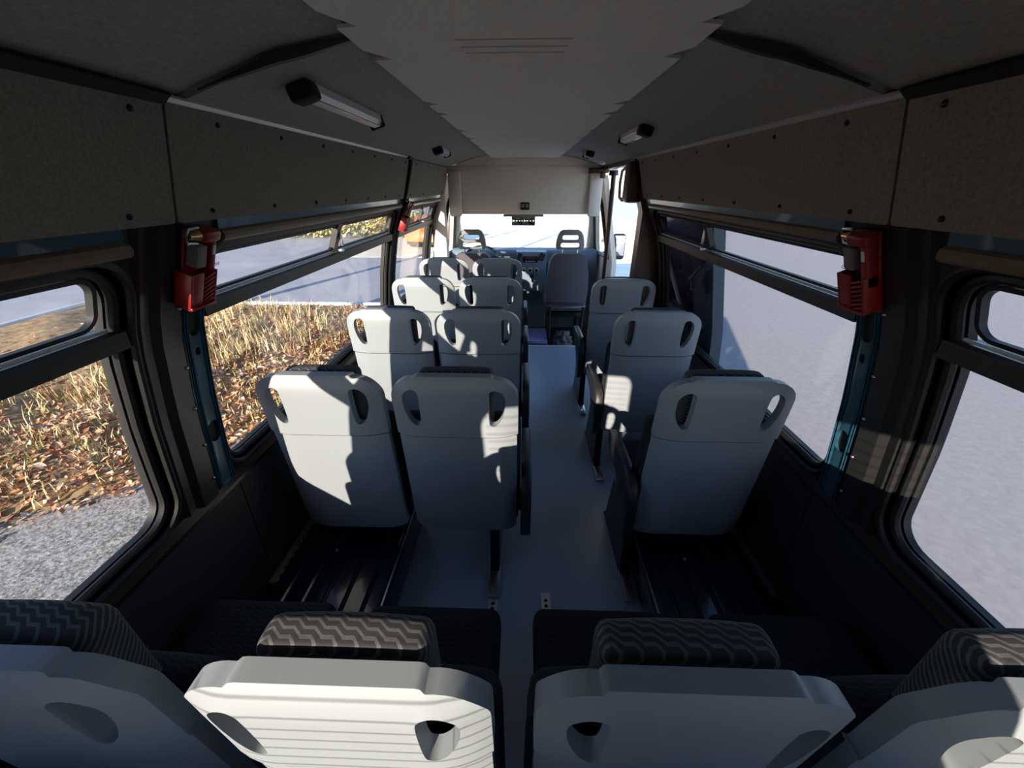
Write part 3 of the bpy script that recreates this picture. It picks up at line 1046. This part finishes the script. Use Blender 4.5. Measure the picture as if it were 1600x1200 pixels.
# ------------------------------------------------------------------ emergency hammers
def hammer(s, y, z, label, group='red emergency hammers on the pillars'):
    """local frame: x along the wall (forward), y into the bus, z up the wall"""
    e = empty('emergency_hammer', (s * (SX(z) - 0.024), y, z), 0, label, 'emergency hammer', group)
    lean = math.atan2(SX(z - 0.08) - SX(z + 0.08), 0.16)
    into = Vector((-s * math.cos(lean), 0, -math.sin(lean)))
    up = Vector((-s * math.sin(lean), 0, math.cos(lean)))
    fwd = Vector((0, -s, 0))
    e.matrix_world = Matrix(((fwd.x, into.x, up.x, e.location.x), (fwd.y, into.y, up.y, e.location.y), (fwd.z, into.z, up.z, e.location.z), (0, 0, 0, 1)))
    bm = bmesh.new()      # bracket: back plate, upright bar, case walls and slats
    box(bm, (0.0, 0.004, 0.0), (0.075, 0.008, 0.215), 0.003)
    box(bm, (0.028, 0.022, 0.035), (0.020, 0.030, 0.13), 0.004)
    box(bm, (-0.010, 0.045, -0.095), (0.092, 0.008, 0.008), 0.002)
    box(bm, (-0.052, 0.022, -0.048), (0.008, 0.044, 0.10), 0.002)
    box(bm, (0.034, 0.022, -0.048), (0.008, 0.044, 0.10), 0.002)
    box(bm, (-0.010, 0.022, -0.097), (0.092, 0.044, 0.008), 0.002)
    box(bm, (-0.030, 0.040, -0.048), (0.040, 0.006, 0.10), 0.002)
    finish('case', bm, M['red'], e)
    bm = bmesh.new()
    for k in range(7):
        box(bm, (0.012, 0.040, -0.012 - 0.0125 * k), (0.042, 0.006, 0.006), 0.001, rot=Matrix.Rotation(-0.35, 4, 'Y'))
    finish('slats', bm, M['red'], e)
    bm = bmesh.new()
    box(bm, (0.012, 0.026, 0.098), (0.062, 0.040, 0.032), 0.010, seg=3)
    finish('hammer_head', bm, M['red'], e)
    bm = bmesh.new()
    bmesh.ops.create_cone(bm, cap_ends=True, segments=16, radius1=0.008, radius2=0.014, depth=0.03, matrix=Matrix.Translation((-0.034, 0.026, 0.098)) @ Matrix.Rotation(PI / 2, 4, 'Y'))
    finish('hammer_tip', bm, M['brass'], e)
    bm = bmesh.new()
    tube(bm, [(-0.018, 0.026, 0.118), (-0.050, 0.026, 0.116), (-0.056, 0.026, 0.10), (-0.050, 0.026, 0.080), (-0.018, 0.026, 0.076)], 0.004, 6)
    finish('wire_guard', bm, M['steel'], e)
    bm = bmesh.new()
    box(bm, (-0.018, 0.026, 0.045), (0.034, 0.030, 0.060), 0.004)
    finish('grip', bm, M['knurl'], e)
    bm = bmesh.new()
    box(bm, (0.028, 0.0375, 0.058), (0.010, 0.002, 0.026), 0.0005)
    finish('sticker', bm, M['white'], e)
    return e
hammer(-1, 1.035, 1.508, 'red emergency hammer in its case on near left pillar')
hammer(1, 1.040, 1.505, 'red emergency hammer in its case on near right pillar')
hammer(-1, 3.08, 1.50, 'small distant red emergency hammer on far left pillar')

# ------------------------------------------------------------------ cab: seats, dashboard, wheel
def cab_seat(name, x, label):
    e = empty(name, (x, 4.50, 0), 0, label, 'seat')
    bm = bmesh.new()
    outer = [(-0.24, 0.45), (0.24, 0.45), (0.25, 0.60), (0.235, 0.80), (0.205, 0.95), (0.175, 1.0), (0.13, 1.02), (-0.13, 1.02), (-0.175, 1.0), (-0.205, 0.95), (-0.235, 0.80), (-0.25, 0.60)]
    plate(bm, outer, [], lambda u, v, w: (u, (1.0 - v) * 0.12 + (u / 0.24) ** 2 * 0.03 + w, v), 0.13, 0.06)
    bevel_mod(finish('backrest', bm, M['cabfabric'], e, angle=50), 0.03, 3)
    bm = bmesh.new()
    outer = [(-0.15, 1.065), (0.15, 1.065), (0.158, 1.10), (0.152, 1.16), (0.138, 1.215), (0.115, 1.252), (0.08, 1.27), (-0.08, 1.27), (-0.115, 1.252), (-0.138, 1.215), (-0.152, 1.16), (-0.158, 1.10)]
    slots = [rrect(-0.090, 1.165, 0.090, 1.215, 0.022, 5), rrect(-0.105, 1.085, 0.105, 1.135, 0.022, 5)]
    plate(bm, outer, slots, lambda u, v, w: (u, (u / 0.15) ** 2 * 0.02 + w, v), 0.07, 0.04)
    bevel_mod(finish('headrest', bm, M['cabplastic'], e, angle=50), 0.010, 2)
    for s in (-1, 1):
        bm = bmesh.new()
        tube(bm, [(s * 0.085, 0.04, 0.99), (s * 0.085, 0.04, 1.08)], 0.007, 8)
        finish('headrest_post', bm, M['chrome'], e)
    bm = bmesh.new()
    cushion(bm, (0, 0.36, 0.40), (0.50, 0.52, 0.15), 0.05)
    finish('seat_cushion', bm, M['cabfabric'], e, angle=60)
    bm = bmesh.new()
    box(bm, (0, 0.02, 0.415), (0.44, 0.06, 0.03), 0.006)
    box(bm, (-0.03, -0.02, 0.418), (0.26, 0.015, 0.018), 0.003)
    finish('back_frame', bm, M['steel'], e)
    for s in (-1, 1):
        bm = bmesh.new()
        tube(bm, [(s * 0.20, -0.02, 0.42), (s * 0.195, 0.02, 0.25), (s * 0.19, 0.02, 0.05), (s * 0.19, 0.03, -0.16)], 0.018, 8)
        finish('leg', bm, M['blackmetal'], e)
        bm = bmesh.new()
        tube(bm, [(s * 0.19, 0.55, 0.33), (s * 0.19, 0.55, -0.16)], 0.018, 8)
        finish('leg', bm, M['blackmetal'], e)
    bm = bmesh.new()
    box(bm, (0, 0.36, 0.28), (0.44, 0.46, 0.06), 0.01)
    finish('seat_base', bm, M['blackmetal'], e)
    return e
cab_seat('driver_seat', -0.585, 'driver seat at left front with dark slotted headrest before the windscreen')
cab_seat('front_passenger_seat', 0.515, 'front passenger seat with grey slotted headrest and plain dark back')

# dashboard
e = empty('dashboard', (0, 5.45, 0), 0, 'blue-grey dashboard under the windscreen with radio and dials', 'dashboard')
bm = bmesh.new()
prof = [(0.0, -0.17), (-0.02, 0.35), (-0.10, 0.60), (-0.12, 0.74), (-0.06, 0.88), (0.02, 0.925), (0.45, 0.90), (0.45, -0.17)]
secs = []
for k in range(13):
    x = -0.98 + 1.96 * k / 12
    b = 0.03 * math.cos(x * PI / 1.2)
    secs.append([(x, y - (b if z > 0.3 and y < 0.3 else 0), z) for y, z in prof])
loft(bm, secs)
finish('body', bm, M['dash'], e, angle=50)
bm = bmesh.new()
prof = [(-0.17, 0.42), (-0.21, 0.62), (-0.19, 0.80), (-0.13, 0.92), (0.0, 0.93), (0.0, 0.42)]
loft(bm, [[(x, y, z) for y, z in prof] for x in (-0.10, 0.30)])
con = finish('centre_console', bm, M['dashlight'], e, angle=40)
bm = bmesh.new()
box(bm, (0.085, -0.188, 0.835), (0.20, 0.02, 0.075), 0.006, rot=None)
finish('radio', bm, M['black'], e)
bm = bmesh.new()
box(bm, (0.085, -0.199, 0.850), (0.13, 0.004, 0.022), 0.001)
finish('radio_screen', bm, mat('dim_red_display', (0.20, 0.03, 0.04), 0.3), e)
bm = bmesh.new()
for k in range(6):
    box(bm, (0.03 + 0.022 * k, -0.199, 0.812), (0.014, 0.006, 0.010), 0.001)
finish('radio_buttons', bm, M['white'], e)
for k in range(3):
    bm = bmesh.new()
    bmesh.ops.create_cone(bm, cap_ends=True, segments=20, radius1=0.034, radius2=0.030, depth=0.03, matrix=Matrix.Translation((0.0 + 0.085 * k, -0.205, 0.70)) @ Matrix.Rotation(PI / 2, 4, 'X'))
    kn = finish('heater_dial', bm, M['white'], e)
    bm = bmesh.new()
    bmesh.ops.create_cone(bm, cap_ends=True, segments=16, radius1=0.020, radius2=0.018, depth=0.03, matrix=Matrix.Translation((0.0 + 0.085 * k, -0.222, 0.70)) @ Matrix.Rotation(PI / 2, 4, 'X'))
    finish('dial_cap', bm, M['black'], kn)
for x, w in ((0.235, 0.07), (-0.06, 0.05)):
    bm = bmesh.new()
    box(bm, (x, -0.175, 0.86), (w, 0.02, 0.10), 0.006, rot=Matrix.Rotation(0.35, 4, 'Y'))
    v = finish('air_vent', bm, M['black'], e)
    bm = bmesh.new()
    for k in range(4):
        box(bm, (x, -0.187, 0.828 + 0.020 * k), (w * 0.9, 0.004, 0.004))
    finish('vent_blades', bm, M['dashlight'], v, smooth=False)
bm = bmesh.new()
loft(bm, [[(x, y, z) for y, z in ((-0.16, 0.62), (-0.165, 0.80), (-0.09, 0.80), (-0.09, 0.62))] for x in (0.32, 0.80)])
finish('glove_box', bm, M['dashlight'], e, angle=30)
bm = bmesh.new()
tube(bm, [(0.12, -0.22, 0.55), (0.11, -0.28, 0.62)], 0.012, 8)
bmesh.ops.create_uvsphere(bm, u_segments=12, v_segments=8, radius=0.03, matrix=Matrix.Translation((0.11, -0.285, 0.635)))
finish('gear_lever', bm, M['black'], e)
bm = bmesh.new()
lp = [(math.cos(2 * PI * k / 28) * 0.215, math.sin(2 * PI * k / 28) * 0.215, 0) for k in range(28)]
tube(bm, lp, 0.016, 8, closed=True)
bmesh.ops.create_uvsphere(bm, u_segments=14, v_segments=8, radius=0.07, matrix=Matrix.Scale(0.4, 4, (0, 0, 1)))
for a in (0.2, PI - 0.2, -PI / 2):
    tube(bm, [(0, 0, 0), (math.cos(a) * 0.21, math.sin(a) * 0.21, 0)], 0.013, 6)
tube(bm, [(0, 0, 0), (0, 0, -0.30)], 0.03, 8)
o = finish('steering_wheel', bm, M['darkplastic'])
o.location = (-0.55, 5.12, 0.86)
o.rotation_euler = (math.radians(38), 0, 0)
tag(o, 'dark steering wheel ahead of the driver seat', 'steering wheel')

# cab floor clutter
e = empty('purple_box', (0.185, 4.70, -0.16), 0, 'purple flat box lying on the cab floor at end of aisle', 'box')
bm = bmesh.new()
box(bm, (0, 0, 0.08), (0.24, 0.50, 0.16), 0.012)
finish('body', bm, M['purple'], e)
bm = bmesh.new()
box(bm, (0, -0.252, 0.10), (0.22, 0.012, 0.05), 0.004)
finish('dark_band', bm, M['brown'], e)
bm = bmesh.new()
bmesh.ops.create_icosphere(bm, subdivisions=4, radius=1.0)
for v in bm.verts:
    c = v.co
    n = 0.10 * math.sin(9 * c.x + 4 * c.z) * math.cos(8 * c.y) + 0.07 * math.sin(17 * c.z + 6 * c.y) + random.uniform(-0.03, 0.03)
    c *= 1 + n
    c.x *= 0.12; c.y *= 0.12; c.z *= 0.135 if c.z < 0 else 0.16
    c.z = max(c.z, -0.10)
o = finish('bag', bm, M['bag'], angle=25)
o.location = (0.50, 4.55, -0.055)
tag(o, 'crumpled grey bag on floor behind the front passenger seat', 'bag')

# outside mirror and the slid-back door
e = empty('side_mirror', (1.17, 5.62, 0.95), 0, 'exterior mirror seen through the right front door opening', 'mirror')
bm = bmesh.new()
box(bm, (0.13, 0, 0.0), (0.18, 0.10, 0.34), 0.04, seg=3)
finish('housing', bm, M['darkplastic'], e)
bm = bmesh.new()
box(bm, (0.13, -0.052, 0.02), (0.14, 0.006, 0.26), 0.002)
finish('glass', bm, M['mirror'], e)
bm = bmesh.new()
tube(bm, [(-0.10, 0.02, -0.10), (0.06, 0, -0.06)], 0.025, 8)
tube(bm, [(-0.10, 0.02, 0.08), (0.06, 0, 0.06)], 0.02, 8)
finish('arm', bm, M['darkplastic'], e)

e = empty('sliding_door', (1.27, 2.62, 0), 0, 'dark sliding door with blue edge, slid back outside the right window', 'door')
dx = lambda z: 0.02 - max(0, z - 0.7) * 0.22
bm = bmesh.new()
plate(bm, [(2.46, -0.35), (3.60, -0.35), (3.60, 1.80), (2.46, 1.80)], [rrect(2.58, 0.80, 3.50, 1.62, 0.09, 6)], lambda u, v, w: (dx(v) + w, u - 2.62, v), 0.06, 0.2)
finish('door_panel', bm, M['body'], e, angle=30)
bm = bmesh.new()
plate(bm, rrect(2.57, 0.79, 3.51, 1.63, 0.09, 6), [], lambda u, v, w: (dx(v) + 0.03 + w, u - 2.62, v), 0.005, 0.3)
finish('door_glass', bm, M['tint'], e)
bm = bmesh.new()
secs = []
for k in range(10):
    z = -0.34 + 2.13 * k / 9
    secs.append([(dx(z) - 0.006, -0.165, z), (dx(z) + 0.064, -0.165, z), (dx(z) + 0.064, -0.10, z), (dx(z) - 0.006, -0.10, z)])
loft(bm, secs)
finish('door_edge', bm, M['blue'], e, angle=30)
bm = bmesh.new()
tube(bm, [(-0.03, 0.26, 1.02), (-0.06, 0.24, 1.10), (-0.06, 0.12, 1.20), (-0.03, 0.06, 1.22)], 0.012, 8)
finish('door_handle', bm, M['steel'], e)

# small maker's marks printed on the panes
def glass_mark(win, s, y, z, flip):
    fc = bpy.data.curves.new('glass_mark', 'FONT')
    fc.body = 'CURVI'
    fc.size = 0.016
    fc.extrude = 0.0003
    fc.align_x = 'CENTER'
    o = bpy.data.objects.new('glass_mark', fc)
    link(o, win)
    lean = math.atan2(SX(z - 0.05) - SX(z + 0.05), 0.10)
    xd = Vector((0, -s, 0))
    ud = Vector((-s * math.sin(lean), 0, math.cos(lean)))
    nd = xd.cross(ud)
    o.matrix_world = Matrix(((xd.x, ud.x, nd.x, s * (SX(z) + 0.043)), (xd.y, ud.y, nd.y, y), (xd.z, ud.z, nd.z, z), (0, 0, 0, 1)))
    fc.materials.append(M['black'])
    bm = bmesh.new()
    for k, L in enumerate((0.040, 0.030)):
        plate(bm, [(y - L / 2, z - 0.014 - 0.009 * k), (y + L / 2, z - 0.014 - 0.009 * k), (y + L / 2, z - 0.0125 - 0.009 * k), (y - L / 2, z - 0.0125 - 0.009 * k)], [], wall_fn(s, 0.043), 0.0005, 0.05)
    finish('mark_lines', bm, M['dash'], win)
glass_mark(wins[4], 1, 1.215, 1.475, False)
glass_mark(wins[1], -1, 1.215, 1.475, False)

# ------------------------------------------------------------------ outside
GZ = -0.70
def ground(name, x0, x1, y0, y1, m, z=GZ, step=None, h=None):
    bm = bmesh.new()
    if step:
        nx, ny = int((x1 - x0) / step), int((y1 - y0) / step)
        V = [[bm.verts.new((x0 + (x1 - x0) * i / nx, y0 + (y1 - y0) * j / ny, z + h(x0 + (x1 - x0) * i / nx, y0 + (y1 - y0) * j / ny))) for j in range(ny + 1)] for i in range(nx + 1)]
        for i in range(nx):
            for j in range(ny):
                bm.faces.new((V[i][j], V[i + 1][j], V[i + 1][j + 1], V[i][j + 1]))
    else:
        box(bm, ((x0 + x1) / 2, (y0 + y1) / 2, z - 0.05), (x1 - x0, y1 - y0, 0.1))
    o = finish(name, bm, m, smooth=bool(step))
    o['kind'] = 'structure'
    return o
ground('asphalt_ground', -1.4, 70, -40, 15.0, M['asphalt'])
ground('yard_ground', -7.5, 8, 15.0, 90, M['yard'])
bm = bmesh.new()  # pale ground wedge added, largely out of view, to bounce sunlight onto the ceiling
loft(bm, [[(-0.22 * y, y, GZ - 0.05), (0.36 * y, y, GZ - 0.05), (0.36 * y, y, GZ + 0.004), (-0.22 * y, y, GZ + 0.004)] for y in (6.3, 15.0)])
o = finish('bounce_ground', bm, M['yard'], smooth=False); o['kind'] = 'structure'
ground('far_ground', 8, 90, 15.0, 90, M['asphalt'])
ground('road', -90, -2.2, 8.3, 90, M['road'], GZ - 0.02)
ground('road_side', -90, -9.8, -40, 8.3, M['road'], GZ - 0.02)
ground('gravel_shoulder', -6.5, -1.4, -20, 8.3, M['gravel'], GZ + 0.0)
def near_edge(y):
    return min(-2.75, -4.04 + (0.95 if y > 2.0 else 0.5) * (y - 2.0)) + 0.07 * math.sin(y * 5.3) + 0.05 * math.sin(y * 11.0)
def verge_h(x, y):
    ex = min(1, max(0, (near_edge(y) - x) / 1.3))
    ex2 = min(1, max(0, (x + 9.8) / 0.8))
    ey = min(1, max(0, (8.3 - y) / 0.8))
    k = ex * ex2 * ey
    return -0.03 + min(0.05, (near_edge(y) - x) * 0.2 if x < near_edge(y) else 0) + k * (0.14 + 0.07 * math.sin(2.3 * x + 1.1 * y) * math.cos(1.9 * y - x) + 0.04 * math.sin(5.1 * x) * math.sin(4.3 * y))
ground('verge', -9.8, -2.6, -14, 8.3, M['soil'], GZ, 0.15, verge_h)
bm = bmesh.new()
box(bm, (-6.0, 8.36, GZ + 0.02), (7.6, 0.12, 0.12), 0.02)
box(bm, (-9.86, -1.0, GZ + 0.02), (0.12, 18.6, 0.12), 0.02)
o = finish('kerb', bm, M['kerb']); o['kind'] = 'structure'

def grass_clump(bm, x, y, z, n, hh, spread, mi):
    for _ in range(n):
        a = random.uniform(0, 2 * PI)
        r = spread * math.sqrt(random.random())
        px, py = x + r * math.cos(a), y + r * math.sin(a)
        h = hh * random.uniform(0.5, 1.15)
        lean = random.uniform(0.1, 0.8) * h
        b = random.uniform(0, 2 * PI)
        w = random.uniform(0.004, 0.009)
        d = Vector((math.cos(b), math.sin(b), 0)); q = Vector((-d.y, d.x, 0)) * w
        p0 = Vector((px, py, z - 0.02)); p1 = p0 + d * lean * 0.3 + Vector((0, 0, h * 0.65)); p2 = p0 + d * lean + Vector((0, 0, h))
        vs = [bm.verts.new(p) for p in (p0 - q, p0 + q, p1 + q * 0.7, p1 - q * 0.7, p2)]
        m1 = mi if random.random() < 0.7 else random.randrange(4)
        f = bm.faces.new(vs[:4]); f.material_index = m1
        f = bm.faces.new((vs[3], vs[2], vs[4])); f.material_index = m1
bm = bmesh.new()
for _ in range(1300):
    y = random.uniform(-1.5, 8.0)
    x = near_edge(y) - abs(random.gauss(0, 1)) * 2.0 - 0.15
    if x < -9.5: continue
    big = random.random() < 0.30
    grass_clump(bm, x, y, GZ + verge_h(x, y), 16 if big else 8, 0.15 if big else 0.07, 0.16 if big else 0.10, random.choice((0, 0, 1, 2, 3)))
for cx_, cy_, nn, hh in ((-4.6, 5.0, 500, 0.34), (-5.6, 4.0, 300, 0.26), (-4.1, 6.2, 350, 0.36), (-5.2, 6.9, 250, 0.30)):
    for k in range(nn // 10):
        x, y = random.gauss(cx_, 0.45), random.gauss(cy_, 0.5)
        if y > 8.0 or x > near_edge(y): continue
        grass_clump(bm, x, y, GZ + verge_h(x, y), 12, hh, 0.12, random.choice((0, 1, 1, 3)))
o = finish('dry_grass', bm, GRASS, smooth=False)
tag(o, 'dry straw-coloured grass covering the verge outside the left windows', 'grass', kind='stuff')
bm = bmesh.new()
for _ in range(16000):
    y = random.uniform(-1.5, 8.0)
    x = near_edge(y) + 0.15 - abs(random.gauss(0, 1)) * 1.8
    if x < -9.4: continue
    s = random.uniform(0.02, 0.05)
    n = Vector((random.gauss(0, 0.5), random.gauss(0, 0.5), 1)).normalized()
    a = n.orthogonal().normalized(); a.rotate(Matrix.Rotation(random.uniform(0, 6.28), 3, n)); b = n.cross(a)
    c = Vector((x, y, GZ + verge_h(x, y) + random.uniform(0.005, 0.07)))
    vs = [bm.verts.new(c + p) for p in (a * s, b * s * 0.55 + n * s * 0.15, -a * s * 0.9, -b * s * 0.55 + n * s * 0.15)]
    f = bm.faces.new(vs); f.material_index = random.choice((0, 0, 1, 1, 2, 3))
o = finish('fallen_leaves', bm, LEAF, smooth=False)
tag(o, 'brown and rust fallen leaves scattered over the verge outside', 'leaves', kind='stuff')

# yellow hedge bank beyond the road
bm = bmesh.new()
for k in range(9000):
    x, y = random.uniform(-17, -6.0), random.uniform(20.5, 24)
    z = GZ + random.random() ** 0.7 * (1.5 + 0.4 * math.sin(x * 1.3))
    s = random.uniform(0.06, 0.14)
    n = Vector((random.gauss(0, 1), random.gauss(0, 1), random.gauss(0.3, 1))).normalized()
    a = n.orthogonal().normalized(); b = n.cross(a)
    c = Vector((x, y, z))
    f = bm.faces.new([bm.verts.new(c + p) for p in (a * s, b * s * 0.6, -a * s, -b * s * 0.6)])
    f.material_index = random.choice((0, 1, 2, 2))
o = finish('yellowing_hedge', bm, [GRASS[0], GRASS[1], GRASS[2]], smooth=False)
tag(o, 'yellowing hedge across the road, seen through upper left windows', 'hedge', kind='stuff')

# orange car across the road
e = empty('orange_car', (-4.05, 18.6, GZ), math.radians(78), 'orange car parked across the road, seen through far left window', 'car')
bm = bmesh.new()
side = [(-1.9, 0.35), (-1.9, 0.75), (-1.75, 0.95), (-1.0, 1.02), (-0.5, 1.42), (0.9, 1.45), (1.5, 1.05), (1.9, 0.95), (1.95, 0.40), (1.9, 0.30), (-1.8, 0.30)]
loft(bm, [[(x * 0.97, -0.80, z) for x, z in side], [(x, -0.70, z) for x, z in side], [(x, 0.70, z) for x, z in side], [(x * 0.97, 0.80, z) for x, z in side]])
finish('car_body', bm, M['orange'], e, angle=35)
e.scale = (0.85, 0.85, 0.85)
bm = bmesh.new()
box(bm, (0, 0, 0.27), (3.7, 1.5, 0.14), 0.03)
finish('underbody', bm, M['black'], e)
bm = bmesh.new()
for y in (-0.805, 0.805):
    box(bm, (0.2, y * 0.965, 1.20), (1.5, 0.06, 0.26), 0.05)
finish('side_windows', bm, M['dash'], e)
for x in (-1.2, 1.2):
    for y in (-0.72, 0.72):
        bm = bmesh.new()
        bmesh.ops.create_cone(bm, cap_ends=True, segments=20, radius1=0.31, radius2=0.31, depth=0.2, matrix=Matrix.Rotation(PI / 2, 4, 'X'))
        finish('wheel', bm, M['rubber'], e).location = (x, y, 0.31)

# bare trees left of the bus that throw the long shadows ahead
for k, (x, y, hgt) in enumerate(((-5.0, 4.9, 9.0), (-7.2, 7.0, 9.5))):
    bm = bmesh.new()
    tube(bm, [(0, 0, -0.1), (0.05, 0, hgt * 0.4), (0.0, 0.1, hgt * 0.75), (0.15, 0.05, hgt)], [0.14, 0.11, 0.07, 0.02], 8)
    for j in range(14):
        z = hgt * (0.4 + 0.55 * j / 14); a = j * 2.4; L = 1.6 * (1 - 0.5 * j / 14)
        tube(bm, [(0.03, 0.03, z), (math.cos(a) * L * 0.6, math.sin(a) * L * 0.6, z + L * 0.5), (math.cos(a) * L, math.sin(a) * L, z + L)], [0.04, 0.025, 0.008], 5)
    o = finish('bare_tree', bm, M['bark'])
    o.location = (x, y, GZ)
    tag(o, ['bare slim tree standing on the verge behind left pillar', 'taller bare tree at far end of the verge'][k], 'tree', 'bare trees on the verge')
